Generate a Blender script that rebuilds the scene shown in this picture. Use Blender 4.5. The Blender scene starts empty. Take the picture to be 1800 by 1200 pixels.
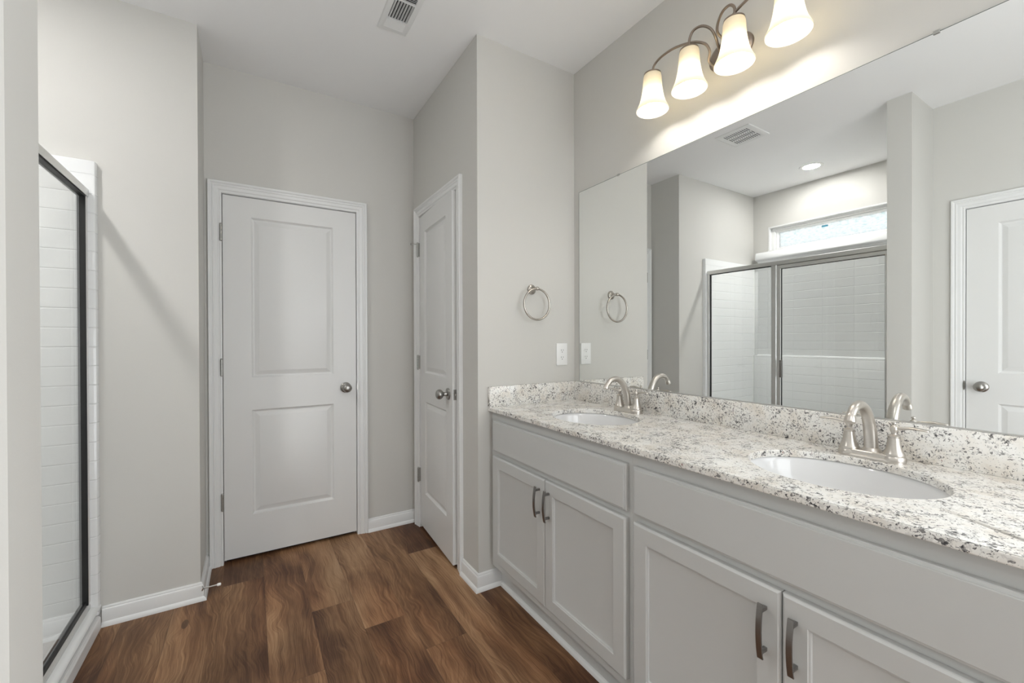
import bpy, bmesh, math, random
from mathutils import Vector, Matrix
PI = math.pi
sc = bpy.context.scene
COL = sc.collection

# ------------------------------------------------------------------ camera
CX, CY, CZ = -1.5737, 0.0, 1.2407
YAW, PITCH, ROLL, FPX = 0.5517, -0.0051, -0.0029, 747.82
def make_camera():
    cy, sy, cp, sp = math.cos(YAW), math.sin(YAW), math.cos(PITCH), math.sin(PITCH)
    F = Vector((sy*cp, cy*cp, sp)); R = Vector((cy, -sy, 0)); U = R.cross(F)
    c, s = math.cos(ROLL), math.sin(ROLL)
    R2, U2 = c*R + s*U, -s*R + c*U
    cam = bpy.data.cameras.new('camera'); o = bpy.data.objects.new('camera', cam); COL.objects.link(o)
    cam.sensor_width = 36.0; cam.sensor_fit = 'HORIZONTAL'; cam.lens = FPX/1800*36; cam.clip_start = 0.02
    M = Matrix((R2, U2, -F)).transposed().to_4x4(); M.translation = Vector((CX, CY, CZ))
    o.matrix_world = M
    sc.camera = o
make_camera()

# ------------------------------------------------------------------ light and exposure
sc.view_settings.view_transform = 'Standard'
sc.view_settings.look = 'None'
sc.view_settings.gamma = 1.0
sc.view_settings.use_curve_mapping = False
sc.view_settings.exposure = 0.15
SKY = 5.4           # daylight outside the shower window and the two added openings
BULB = 72.0         # vanity bulbs
FILL_DOME = 17.0         # added fill dome behind the viewer
CAN = 270.0          # recessed shower light
w = bpy.data.worlds.new('sky'); sc.world = w; w.use_nodes = True
bg = w.node_tree.nodes['Background']
bg.inputs[0].default_value = (0.93, 0.97, 1.0, 1); bg.inputs[1].default_value = SKY
def portal(name, loc, rot, sx, sy):
    l = bpy.data.lights.new(name, 'AREA'); l.shape = 'RECTANGLE'; l.size = sx; l.size_y = sy; l.cycles.is_portal = True
    o = bpy.data.objects.new(name, l); COL.objects.link(o); o.location = loc; o.rotation_euler = rot
portal('added_side_daylight', (.12, -.65, 1.03), (0, PI/2, 0), 2.06, 1.10)      # unseen side opening, added to let daylight fill the room
portal('added_rear_daylight', (-.58, -1.42, 1.03), (PI/2, 0, 0), .86, 2.06)      # second unseen opening, added in the rear wall for more fill
portal('window_daylight', (-3.09, 1.785, 2.26), (0, -PI/2, 0), .26, 1.16)      # high window over the shower

# ------------------------------------------------------------------ materials
def new_mat(name):
    m = bpy.data.materials.new(name); m.use_nodes = True
    return m, m.node_tree, m.node_tree.nodes['Principled BSDF']
class NB:
    """tiny node builder"""
    def __init__(s, nt): s.nt = nt; s.n = nt.nodes; s.l = nt.links
    def put(s, sock, v):
        if hasattr(v, 'is_output') or isinstance(v, bpy.types.NodeSocket): s.l.new(v, sock)
        else: sock.default_value = v
    def m(s, op, a, b=None, c=None, clamp=False):
        k = s.n.new('ShaderNodeMath'); k.operation = op; k.use_clamp = clamp
        s.put(k.inputs[0], a)
        if b is not None: s.put(k.inputs[1], b)
        if c is not None: s.put(k.inputs[2], c)
        return k.outputs[0]
    def coord(s): return s.n.new('ShaderNodeTexCoord').outputs['Object']
    def sep(s, v):
        k = s.n.new('ShaderNodeSeparateXYZ'); s.l.new(v, k.inputs[0]); return k.outputs
    def comb(s, x=0., y=0., z=0.):
        k = s.n.new('ShaderNodeCombineXYZ')
        for i, v in enumerate((x, y, z)): s.put(k.inputs[i], v)
        return k.outputs[0]
    def noise(s, vec, scale, detail=2, rough=.5, dist=0.):
        k = s.n.new('ShaderNodeTexNoise'); s.l.new(vec, k.inputs['Vector'])
        k.inputs['Scale'].default_value = scale; k.inputs['Detail'].default_value = detail
        k.inputs['Roughness'].default_value = rough; k.inputs['Distortion'].default_value = dist
        return k.outputs['Fac']
    def white(s, vec):
        k = s.n.new('ShaderNodeTexWhiteNoise'); k.noise_dimensions = '3D'; s.l.new(vec, k.inputs['Vector']); return k.outputs['Value']
    def voro(s, vec, scale, feat='F1'):
        k = s.n.new('ShaderNodeTexVoronoi'); k.feature = feat; s.l.new(vec, k.inputs['Vector']); k.inputs['Scale'].default_value = scale
        return k
    def ramp(s, f, stops, interp='LINEAR'):
        k = s.n.new('ShaderNodeValToRGB'); s.put(k.inputs[0], f); e = k.color_ramp.elements; k.color_ramp.interpolation = interp
        while len(e) < len(stops): e.new(.5)
        for i, (p, c) in enumerate(stops):
            e[i].position = p; e[i].color = (*c, 1) if len(c) == 3 else c
        return k.outputs[0]
    def mix(s, f, a, b, blend='MIX'):
        k = s.n.new('ShaderNodeMix'); k.data_type = 'RGBA'; k.blend_type = blend
        s.put(k.inputs[0], f)
        for i, v in ((6, a), (7, b)):
            if isinstance(v, tuple): v = (*v, 1)[:4]
            s.put(k.inputs[i], v)
        return k.outputs[2]
    def bump(s, h, strength, dist=.001):
        k = s.n.new('ShaderNodeBump'); s.put(k.inputs['Height'], h); k.inputs['Strength'].default_value = strength
        k.inputs['Distance'].default_value = dist; return k.outputs[0]

def flat(name, col, rough=.5, metal=0., spec=.5, bump=None):
    m, nt, p = new_mat(name)
    p.inputs['Base Color'].default_value = (*col, 1); p.inputs['Roughness'].default_value = rough
    p.inputs['Metallic'].default_value = metal; p.inputs['Specular IOR Level'].default_value = spec
    if bump:
        b = NB(nt); h = b.noise(b.coord(), bump[0], 3, .6)
        nt.links.new(b.bump(h, bump[1], bump[2]), p.inputs['Normal'])
    return m
M_WALL = flat('greige_wall_paint', (.615, .605, .575), .75, bump=(260, .25, .0006))
M_CEIL = flat('white_ceiling_paint', (.88, .88, .88), .85, bump=(300, .25, .0006))
M_TRIM = flat('white_trim_enamel', (.78, .785, .78), .32)
M_DOOR = flat('white_door_enamel', (.74, .74, .73), .38, bump=(220, .12, .0004))
M_CAB = flat('light_grey_cabinet_paint', (.575, .58, .57), .36)
M_CABIN = flat('cabinet_inside', (.55, .55, .54), .6)
M_SURR = None
M_GAPSHADE = flat('door_gap_shade', (.012, .011, .010), .9)
M_GASKET = flat('black_rubber_gasket', (.008, .008, .008), .5)
M_PLAST = flat('white_plastic', (.84, .84, .83), .3)
M_SLOT = flat('outlet_slot_dark', (.05, .05, .05), .6)
M_PORC = flat('white_porcelain', (.80, .80, .80), .08)
M_CHAN = flat('aluminium_channel', (.62, .62, .61), .28, 1.)
M_VENTDARK = flat('duct_dark', (.03, .03, .032), .9)
M_STICK = flat('blue_label', (.10, .33, .46), .5)

def brushed(name, col, rough, aniso=.3):
    m, nt, p = new_mat(name); b = NB(nt)
    p.inputs['Metallic'].default_value = 1.
    x, y, z = b.sep(b.coord())
    n = b.noise(b.comb(b.m('MULTIPLY', x, 90.), b.m('MULTIPLY', y, 90.), b.m('MULTIPLY', z, 900.)), 1., 2)
    c = b.mix(n, tuple(v*.88 for v in col), tuple(min(1, v*1.08) for v in col))
    nt.links.new(c, p.inputs['Base Color'])
    p.inputs['Roughness'].default_value = rough
    return m
M_NICKEL = brushed('brushed_nickel', (.62, .585, .54), .33)
M_RING = brushed('satin_nickel_ring', (.47, .44, .40), .26)
M_KNOB = brushed('satin_nickel_knob', (.36, .35, .33), .30)
M_BRONZE = brushed('satin_nickel_lamp', (.32, .265, .22), .30)
M_PULL = brushed('gunmetal_pull', (.30, .29, .28), .30)
M_HINGE = brushed('satin_hinge', (.42, .42, .40), .35)
M_SILVER = brushed('silver_shower_frame', (.76, .76, .745), .33)

def mirror_mat():
    m, nt, p = new_mat('mirror_silver')
    p.inputs['Base Color'].default_value = (.90, .915, .905, 1); p.inputs['Metallic'].default_value = 1.
    p.inputs['Roughness'].default_value = 0.0
    return m
M_MIRROR = mirror_mat()

def glass_mat():
    m = bpy.data.materials.new('clear_shower_glass'); m.use_nodes = True; nt = m.node_tree; nt.nodes.clear()
    o = nt.nodes.new('ShaderNodeOutputMaterial'); mx = nt.nodes.new('ShaderNodeMixShader')
    t = nt.nodes.new('ShaderNodeBsdfTransparent'); t.inputs[0].default_value = (.99, .995, .99, 1)
    g = nt.nodes.new('ShaderNodeBsdfGlossy'); g.inputs['Roughness'].default_value = 0.0
    b = NB(nt); lw = nt.nodes.new('ShaderNodeNewGeometry'); dp = nt.nodes.new('ShaderNodeVectorMath'); dp.operation = 'DOT_PRODUCT'
    nt.links.new(lw.outputs['Normal'], dp.inputs[0]); nt.links.new(lw.outputs['Incoming'], dp.inputs[1])
    f = b.m('ADD', .04, b.m('MULTIPLY', b.m('POWER', b.m('SUBTRACT', 1., b.m('ABSOLUTE', dp.outputs['Value'])), 5.), .9), clamp=True)
    nt.links.new(f, mx.inputs[0]); nt.links.new(t.outputs[0], mx.inputs[1]); nt.links.new(g.outputs[0], mx.inputs[2])
    nt.links.new(mx.outputs[0], o.inputs[0]); return m
M_GLASS = glass_mat()

def rain_glass():
    m = bpy.data.materials.new('obscured_rain_glass'); m.use_nodes = True; nt = m.node_tree; nt.nodes.clear(); b = NB(nt)
    o = nt.nodes.new('ShaderNodeOutputMaterial'); mx = nt.nodes.new('ShaderNodeMixShader')
    x, y, z = b.sep(b.coord())
    n = b.noise(b.comb(0., b.m('MULTIPLY', y, 32.), b.m('MULTIPLY', z, 100.)), 1., 3, .6, .6)
    col = b.ramp(n, [(.36, (.365, .41, .41)), (.47, (.445, .447, .443)), (.60, (.475, .471, .465))])
    t = nt.nodes.new('ShaderNodeBsdfTransparent'); nt.links.new(col, t.inputs[0])
    g = nt.nodes.new('ShaderNodeBsdfTranslucent'); nt.links.new(col, g.inputs[0])
    mx.inputs[0].default_value = .3
    nt.links.new(t.outputs[0], mx.inputs[1]); nt.links.new(g.outputs[0], mx.inputs[2]); nt.links.new(mx.outputs[0], o.inputs[0])
    return m
M_RAIN = rain_glass()

def shade_mat():
    m = bpy.data.materials.new('frosted_lamp_glass'); m.use_nodes = True; nt = m.node_tree; nt.nodes.clear(); b = NB(nt)
    o = nt.nodes.new('ShaderNodeOutputMaterial')
    d = nt.nodes.new('ShaderNodeBsdfDiffuse'); d.inputs[0].default_value = (.84, .81, .73, 1)
    t = nt.nodes.new('ShaderNodeBsdfTranslucent'); t.inputs[0].default_value = (.95, .90, .77, 1)
    g = nt.nodes.new('ShaderNodeBsdfGlossy'); g.inputs['Roughness'].default_value = .25
    a = nt.nodes.new('ShaderNodeMixShader'); a.inputs[0].default_value = .56
    c = nt.nodes.new('ShaderNodeMixShader'); c.inputs[0].default_value = .05
    nt.links.new(d.outputs[0], a.inputs[1]); nt.links.new(t.outputs[0], a.inputs[2])
    nt.links.new(a.outputs[0], c.inputs[1]); nt.links.new(g.outputs[0], c.inputs[2]); nt.links.new(c.outputs[0], o.inputs[0])
    return m
M_SHADE = shade_mat()
def emit(name, col, s):
    m = bpy.data.materials.new(name); m.use_nodes = True; nt = m.node_tree; nt.nodes.clear()
    o = nt.nodes.new('ShaderNodeOutputMaterial'); e = nt.nodes.new('ShaderNodeEmission')
    e.inputs[0].default_value = (*col, 1); e.inputs[1].default_value = s; nt.links.new(e.outputs[0], o.inputs[0]); return m
M_BULB = emit('warm_bulb', (1., .95, .885), BULB)
M_CANL = emit('downlight_lens', (1., .985, .965), CAN)

def tile_mat():
    m, nt, p = new_mat('white_moulded_tile_surround'); b = NB(nt)
    x, y, z = b.sep(b.coord())
    p.inputs['Base Color'].default_value = (.80, .81, .81, 1); p.inputs['Roughness'].default_value = .16
    W, H = .245, .0815
    geo = nt.nodes.new('ShaderNodeNewGeometry'); nx, ny, nz = b.sep(geo.outputs['Normal'])
    sidey = b.m('GREATER_THAN', b.m('ABSOLUTE', ny), .5)          # end panels use x, back panel uses y
    hcoord = b.m('ADD', b.m('MULTIPLY', sidey, x), b.m('MULTIPLY', b.m('SUBTRACT', 1., sidey), y))
    def groove(c, off, size, wd):
        f = b.m('FRACT', b.m('DIVIDE', b.m('ADD', c, off), size))
        d = b.m('MULTIPLY', b.m('MINIMUM', f, b.m('SUBTRACT', 1., f)), size)
        return b.m('DIVIDE', d, wd, clamp=True)
    gz = groove(z, 10*H - 1.947 + 20*H, H, .0035)
    gh = groove(hcoord, 40*W + .10, W, .0030)
    h = b.m('MINIMUM', gz, b.m('ADD', b.m('MULTIPLY', gh, .6), .4))
    edge = b.m('LESS_THAN', z, 1.955)
    flatx = b.m('LESS_THAN', x, -2.165)
    h = b.m('ADD', b.m('MULTIPLY', h, edge), b.m('SUBTRACT', 1., edge))
    vert = b.m('LESS_THAN', b.m('ABSOLUTE', nz), .5)
    h = b.m('MULTIPLY', h, vert)
    wob = b.noise(b.coord(), 5., 2)
    h2 = b.m('ADD', h, b.m('MULTIPLY', wob, .5))
    nt.links.new(b.bump(h2, 1., .0016), p.inputs['Normal'])
    return m
M_TILE = tile_mat()
M_ACRYL = flat('white_acrylic', (.80, .81, .81), .2)

def granite_mat():
    m, nt, p = new_mat('speckled_white_granite'); b = NB(nt); c = b.coord()
    x, y, z = b.sep(c); sh = lambda k: b.comb(b.m('ADD', x, k), b.m('ADD', y, k*1.7), b.m('ADD', z, -k))
    base = b.ramp(b.noise(c, 15, 4, .62), [(.30, (.72, .67, .60)), (.44, (.82, .79, .74)), (.60, (.87, .86, .83)), (.80, (.79, .775, .74))])
    def mask(n, lo, hi): return b.m('DIVIDE', b.m('SUBTRACT', n, lo), hi-lo, clamp=True)
    clus = b.m('SUBTRACT', b.noise(sh(4.1), 22, 2, .5), .5)
    g1 = mask(b.m('ADD', b.noise(c, 110, 3, .6), b.m('MULTIPLY', clus, .30)), .545, .60)
    col = b.mix(b.m('MULTIPLY', g1, .30), base, (.33, .32, .31))
    g2 = mask(b.m('ADD', b.noise(sh(2.3), 150, 2, .6, .8), b.m('MULTIPLY', clus, .34)), .578, .610)
    col = b.mix(b.m('MULTIPLY', g2, .80), col, (.085, .08, .082))
    g3 = mask(b.m('ADD', b.noise(sh(7.9), 85, 3, .65, .6), b.m('MULTIPLY', clus, .22)), .628, .650)
    col = b.mix(b.m('MULTIPLY', g3, .92), col, (.03, .028, .032))
    g4 = mask(b.noise(sh(12.7), 95, 2, .5), .735, .76)
    col = b.mix(b.m('MULTIPLY', g4, .7), col, (.25, .10, .09))
    nt.links.new(col, p.inputs['Base Color']); p.inputs['Roughness'].default_value = .16
    return m
M_GRAN = granite_mat()

def floor_mat():
    m, nt, p = new_mat('rustic_oak_vinyl_plank'); b = NB(nt)
    c = b.coord(); x, y, z = b.sep(c)
    W, L, X0 = .18, 1.22, -.62
    rx = b.m('DIVIDE', b.m('SUBTRACT', x, X0), W); r = b.m('FLOOR', rx); fx = b.m('FRACT', rx)
    off = b.m('MULTIPLY', b.white(b.comb(r, 3.3, 7.1)), L)
    tab = {-1: 2.41, -2: 1.63, -3: 1.882, -4: 2.126, -5: 2.95, -6: 2.58, 0: .70, -7: 1.75}
    for k, v in tab.items():
        s = b.m('COMPARE', r, float(k), .2)
        off = b.m('ADD', b.m('MULTIPLY', off, b.m('SUBTRACT', 1., s)), b.m('MULTIPLY', s, v))
    ry = b.m('DIVIDE', b.m('ADD', b.m('SUBTRACT', y, off), 12.2), L); i = b.m('FLOOR', ry); fy = b.m('FRACT', ry)
    tone = b.white(b.comb(r, i, 1.0))
    # planks whose tone is plain in the photograph: (row, index) -> tone ; index 10 starts at the joint
    for (rr, ii, tv) in ((-4, 10, .80), (-4, 9, .42), (-3, 10, .85), (-3, 9, .38), (-1, 10, .12), (-1, 9, .72), (-2, 10, .35), (-2, 9, .62), (0, 10, .08), (0, 11, .08), (-5, 9, .50), (-5, 8, .55), (-6, 9, .40), (-6, 10, .45), (-7, 10, .58), (-7, 9, .6), (-8, 10, .6), (-8, 9, .6)):
        s = b.m('MULTIPLY', b.m('COMPARE', r, float(rr), .2), b.m('COMPARE', i, float(ii), .2))
        tone = b.m('ADD', b.m('MULTIPLY', tone, b.m('SUBTRACT', 1., s)), b.m('MULTIPLY', s, tv))
    seed = b.m('MULTIPLY', b.m('ADD', b.m('MULTIPLY', r, 3.17), b.m('MULTIPLY', i, 7.31)), 1.)
    # cathedral grain: rings around a wandering heart line
    warp = b.noise(b.comb(b.m('ADD', b.m('MULTIPLY', x, 3.), seed), b.m('MULTIPLY', y, 1.6), seed), 1., 3, .55)
    gx = b.m('ADD', b.m('MULTIPLY', x, 9.), b.m('MULTIPLY', warp, 2.4))
    ring = b.noise(b.comb(b.m('MULTIPLY', gx, 15.), b.m('MULTIPLY', y, 1.1), seed), 1., 3, .7)
    fine = b.noise(b.comb(b.m('MULTIPLY', x, 330.), b.m('MULTIPLY', y, 9.), seed), 1., 4, .7)
    blot = b.noise(b.comb(b.m('ADD', b.m('MULTIPLY', x, 5.5), seed), b.m('MULTIPLY', y, 1.7), seed), 1., 4, .5, .4)
    streak = b.noise(b.comb(b.m('ADD', b.m('MULTIPLY', x, 48.), seed), b.m('MULTIPLY', y, 1.5), seed), 1., 3, .6, .3)
    v = b.m('ADD', b.m('MULTIPLY', b.m('SUBTRACT', tone, .5), .50), .46)
    v = b.m('ADD', v, b.m('MULTIPLY', b.m('SUBTRACT', blot, .5), 1.25))
    v = b.m('ADD', v, b.m('MULTIPLY', b.m('SUBTRACT', streak, .5), .42))
    v = b.m('ADD', v, b.m('MULTIPLY', b.m('SUBTRACT', ring, .5), .62))
    v = b.m('ADD', v, b.m('MULTIPLY', b.m('SUBTRACT', fine, .5), .40))
    col = b.ramp(v, [(.0, (.030, .014, .008)), (.28, (.092, .042, .021)), (.50, (.195, .100, .048)), (.74, (.36, .212, .112)), (1., (.52, .345, .205))])
    red = b.noise(b.comb(b.m('ADD', b.m('MULTIPLY', x, 5.), seed), b.m('MULTIPLY', y, 1.), b.m('ADD', seed, 5.)), 1., 2)
    col = b.mix(b.m('MULTIPLY', b.m('SUBTRACT', red, .45, clamp=True), 1.6, clamp=True), col, (1.12, .82, .66), 'MULTIPLY')
    # knots
    kv = b.voro(b.comb(b.m('MULTIPLY', x, 5.5), b.m('MULTIPLY', y, 1.9), 0.), 1.)
    kn = b.m('MULTIPLY', b.m('LESS_THAN', kv.outputs['Distance'], .07), b.m('GREATER_THAN', b.sep(kv.outputs['Color'])[0], .6))
    col = b.mix(b.m('MULTIPLY', kn, .6), col, (.03, .015, .01))
    ex = b.m('MULTIPLY', b.m('MINIMUM', fx, b.m('SUBTRACT', 1., fx)), W)
    ey = b.m('MULTIPLY', b.m('MINIMUM', fy, b.m('SUBTRACT', 1., fy)), L)
    e = b.m('DIVIDE', b.m('MINIMUM', ex, ey), .0012, clamp=True)
    col = b.mix(b.m('MULTIPLY', b.m('SUBTRACT', 1., e), .55), col, (.02, .012, .008))
    nt.links.new(col, p.inputs['Base Color'])
    p.inputs['Roughness'].default_value = .48; p.inputs['Specular IOR Level'].default_value = .35
    hh = b.m('ADD', e, b.m('MULTIPLY', fine, .35))
    nt.links.new(b.bump(hh, .5, .0006), p.inputs['Normal'])
    return m
M_FLOOR = floor_mat()

# ------------------------------------------------------------------ mesh helpers
class MB:
    def __init__(s): s.bm = bmesh.new()
    def box(s, a, b, bev=0., seg=2, mat=None):
        x0, x1 = sorted((a[0], b[0])); y0, y1 = sorted((a[1], b[1])); z0, z1 = sorted((a[2], b[2]))
        vs = [s.bm.verts.new(p) for p in ((x0,y0,z0),(x1,y0,z0),(x1,y1,z0),(x0,y1,z0),(x0,y0,z1),(x1,y0,z1),(x1,y1,z1),(x0,y1,z1))]
        fs = [s.bm.faces.new([vs[i] for i in q]) for q in ((3,2,1,0),(4,5,6,7),(0,1,5,4),(1,2,6,5),(2,3,7,6),(3,0,4,7))]
        if mat is not None:
            for v in vs: v.co = mat @ v.co
        if bev > 0:
            es = list({e for f in fs for e in f.edges})
            bmesh.ops.bevel(s.bm, geom=es, offset=bev, segments=seg, affect='EDGES', profile=.5)
        return s
    def lathe(s, prof, M=None, n=32, closed=False):
        """prof: (r, h) along local z"""
        M = M or Matrix(); rings = []
        for r, h in prof:
            if r < 1e-6: rings.append([s.bm.verts.new(M @ Vector((0, 0, h)))])
            else: rings.append([s.bm.verts.new(M @ Vector((r*math.cos(2*PI*k/n), r*math.sin(2*PI*k/n), h))) for k in range(n)])
        for A, B in zip(rings, rings[1:]):
            for k in range(n):
                k2 = (k+1) % n
                if len(A) == 1 and len(B) == 1: continue
                if len(A) == 1: s.bm.faces.new((A[0], B[k2], B[k]))
                elif len(B) == 1: s.bm.faces.new((A[k], A[k2], B[0]))
                else: s.bm.faces.new((A[k], A[k2], B[k2], B[k]))
        return s
    def tube(s, pts, rad, n=14, caps=True, flat=None):
        """pts list of Vector, rad number or list; flat=(wide,thin) ignored"""
        pts = [Vector(p) for p in pts]; N = len(pts)
        rads = rad if isinstance(rad, (list, tuple)) else [rad]*N
        T = [(pts[min(i+1, N-1)] - pts[max(i-1, 0)]).normalized() for i in range(N)]
        up = Vector((0, 0, 1)) if abs(T[0].z) < .9 else Vector((0, 1, 0))
        A = T[0].cross(up).normalized(); rings = []
        for i in range(N):
            A = (A - T[i]*A.dot(T[i])).normalized(); B = T[i].cross(A)
            rr = rads[i]; ra, rb = rr if isinstance(rr, tuple) else (rr, rr)
            rings.append([s.bm.verts.new(pts[i] + A*ra*math.cos(2*PI*k/n) + B*rb*math.sin(2*PI*k/n)) for k in range(n)])
        for a, b in zip(rings, rings[1:]):
            for k in range(n): s.bm.faces.new((a[k], a[(k+1) % n], b[(k+1) % n], b[k]))
        if caps: s.bm.faces.new(rings[0][::-1]); s.bm.faces.new(rings[-1])
        return s
    def torus(s, c, axis, R, r, n=48, m=12):
        axis = Vector(axis).normalized(); u = axis.orthogonal().normalized(); v = axis.cross(u); rings = []
        for i in range(n):
            a = 2*PI*i/n; d = u*math.cos(a) + v*math.sin(a)
            rings.append([s.bm.verts.new(Vector(c) + d*(R + r*math.cos(2*PI*k/m)) + axis*r*math.sin(2*PI*k/m)) for k in range(m)])
        for i in range(n):
            a, b = rings[i], rings[(i+1) % n]
            for k in range(m): s.bm.faces.new((a[k], a[(k+1) % m], b[(k+1) % m], b[k]))
        return s
    def sweep(s, path, prof, cap=True):
        """path: xy points; prof: (d, z) with d measured to the LEFT-hand normal of travel; mitred corners"""
        P = [Vector((a, b)) for a, b in path]; N = len(P); rings = []
        for i in range(N):
            d0 = (P[i] - P[i-1]).normalized() if i else None
            d1 = (P[i+1] - P[i]).normalized() if i < N-1 else None
            d0 = d0 or d1; d1 = d1 or d0
            n0, n1 = Vector((-d0.y, d0.x)), Vector((-d1.y, d1.x)); nm = (n0 + n1)
            nm = nm / nm.length; nm = nm / max(.2, nm.dot(n0))
            rings.append([s.bm.verts.new((P[i].x + nm.x*d, P[i].y + nm.y*d, z)) for d, z in prof])
        m = len(prof)
        for a, b in zip(rings, rings[1:]):
            for k in range(m): s.bm.faces.new((a[k], a[(k+1) % m], b[(k+1) % m], b[k]))
        if cap: s.bm.faces.new(rings[0][::-1]); s.bm.faces.new(rings[-1])
        return s
    def frame(s, M, w, h, prof, sides=4):
        """casing round a rectangle (local u:0..w, v:0..h, out = local z). prof: (t outward from opening, z out). sides=3: open at the bottom"""
        def rect(t):
            if sides == 4: return [(-t, -t), (w+t, -t), (w+t, h+t), (-t, h+t)]
            return [(-t, 0), (-t, h+t), (w+t, h+t), (w+t, 0)]
        rings = [[s.bm.verts.new(M @ Vector((u, v, o))) for u, v in rect(t)] for t, o in prof]
        m = len(prof)
        for k in range(m):
            a, b = rings[k], rings[(k+1) % m]
            for i in range(4 if sides == 4 else 3):
                j = (i+1) % 4; s.bm.faces.new((a[i], a[j], b[j], b[i]))
        if sides == 3:
            for i in (0, 3): s.bm.faces.new([rings[k][i] for k in range(m)])
        return s
    def panelled(s, M, w, h, t, panels, rings):
        """slab with front (local z=0) facing +z, body to z=-t. panels: list of (u0,v0,u1,v1); rings: (inset, z)"""
        bm = s.bm
        V = lambda u, v, z: bm.verts.new(M @ Vector((u, v, z)))
        us = sorted({0, w, *[p[0] for p in panels], *[p[2] for p in panels]})
        vs = sorted({0, h, *[p[1] for p in panels], *[p[3] for p in panels]})
        g = {(u, v): V(u, v, 0) for u in us for v in vs}
        for i in range(len(us)-1):
            for j in range(len(vs)-1):
                cu, cv = (us[i]+us[i+1])/2, (vs[j]+vs[j+1])/2
                if any(p[0] < cu < p[2] and p[1] < cv < p[3] for p in panels): continue
                bm.faces.new((g[us[i], vs[j]], g[us[i+1], vs[j]], g[us[i+1], vs[j+1]], g[us[i], vs[j+1]]))
        for (u0, v0, u1, v1) in panels:
            prev = [g[u0, v0], g[u1, v0], g[u1, v1], g[u0, v1]]
            for ins, z in rings:
                cur = [V(u0+ins, v0+ins, z), V(u1-ins, v0+ins, z), V(u1-ins, v1-ins, z), V(u0+ins, v1-ins, z)]
                for k in range(4): bm.faces.new((prev[k], prev[(k+1) % 4], cur[(k+1) % 4], cur[k]))
                prev = cur
            bm.faces.new(prev)
        bk = {(u, v): V(u, v, -t) for u in (0, w) for v in (0, h)}
        bm.faces.new((bk[0, 0], bk[0, h], bk[w, h], bk[w, 0]))
        def side(line, a, b_): bm.faces.new(line + [b_, a])
        side([g[u, 0] for u in us][::-1], bk[0, 0], bk[w, 0]) if 0 else None
        bm.faces.new([g[u, 0] for u in us][::-1] + [bk[0, 0], bk[w, 0]])
        bm.faces.new([g[u, h] for u in us] + [bk[w, h], bk[0, h]])
        bm.faces.new([g[0, v] for v in vs] + [bk[0, h], bk[0, 0]])
        bm.faces.new([g[w, v] for v in vs][::-1] + [bk[w, 0], bk[w, h]])
        return s
    def prism(s, pts, a, b, axis='y'):
        """extrude a polygon given in the two other axes"""
        def mk(p, q, t): return {'y': (p, t, q), 'x': (t, p, q), 'z': (p, q, t)}[axis]
        A = [s.bm.verts.new(mk(p, q, a)) for p, q in pts]; B = [s.bm.verts.new(mk(p, q, b)) for p, q in pts]; n = len(pts)
        for k in range(n): s.bm.faces.new((A[k], A[(k+1) % n], B[(k+1) % n], B[k]))
        s.bm.faces.new(A[::-1]); s.bm.faces.new(B); return s
    def build(s, name, mat, parent=None, smooth=35, tf=None):
        bmesh.ops.remove_doubles(s.bm, verts=s.bm.verts, dist=1e-6)
        bmesh.ops.recalc_face_normals(s.bm, faces=s.bm.faces)
        if tf is not None: bmesh.ops.transform(s.bm, matrix=tf, verts=s.bm.verts)
        me = bpy.data.meshes.new(name); s.bm.to_mesh(me); s.bm.free()
        for m_ in (mat if isinstance(mat, (list, tuple)) else [mat]): me.materials.append(m_)
        if smooth:
            me.polygons.foreach_set('use_smooth', [True]*len(me.polygons)); me.set_sharp_from_angle(angle=math.radians(smooth))
        o = bpy.data.objects.new(name, me); COL.objects.link(o)
        if parent is not None: attach(o, parent)
        return o
ORG = {}
def attach(o, parent):
    o.parent = parent
    g = ORG.get(parent.name)
    o.matrix_parent_inverse = Matrix.Translation(-Vector(g)) if g else Matrix()
def tag(o, label=None, cat=None, group=None, kind=None):
    if label: o['label'] = label
    if cat: o['category'] = cat
    if group: o['group'] = group
    if kind: o['kind'] = kind
    return o
def thing(name, loc, label=None, cat=None, group=None, kind=None):
    o = bpy.data.objects.new(name, None); COL.objects.link(o); o.location = loc; o.empty_display_size = .1
    ORG[o.name] = tuple(loc)
    return tag(o, label, cat, group, kind)
def struct(o, label=None): o['kind'] = 'structure'; 
def copy_tree(o, parent=None):
    c = o.copy(); COL.objects.link(c)
    if parent is not None: c.parent = parent
    for ch in list(o.children): copy_tree(ch, c)
    return c
def arc(c, r, a0, a1, n, f):
    return [f(c, r, a0 + (a1-a0)*i/n) for i in range(n+1)]
def bez(p, n=24):
    """Catmull-Rom through points"""
    P = [Vector(q) for q in p]; P = [2*P[0]-P[1]] + P + [2*P[-1]-P[-2]]; out = []
    for i in range(1, len(P)-2):
        for k in range(n):
            t = k/n; a, b_, c, d = P[i-1], P[i], P[i+1], P[i+2]
            out.append(.5*((2*b_) + (-a+c)*t + (2*a-5*b_+4*c-d)*t*t + (-a+3*b_-3*c+d)*t**3))
    out.append(P[-2]); return out
def basis(o, u, v, n):
    M = Matrix((Vector(u), Vector(v), Vector(n))).transposed().to_4x4(); M.translation = Vector(o); return M

# ------------------------------------------------------------------ room dimensions
XA, YE, XB, YS, H = -.6167, 2.8307, -1.7819, 2.5153, 2.743
XS, XP, YP0, YP1, XQ, YR = -3.0109, -1.8829, .9347, 1.054, -2.2633, 1.8777
YB = -1.30          # wall behind the camera
ZC, ZSP, XC = .9023, 1.0042, -.5614
WT = .115
DZ = 2.0471         # door head

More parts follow.
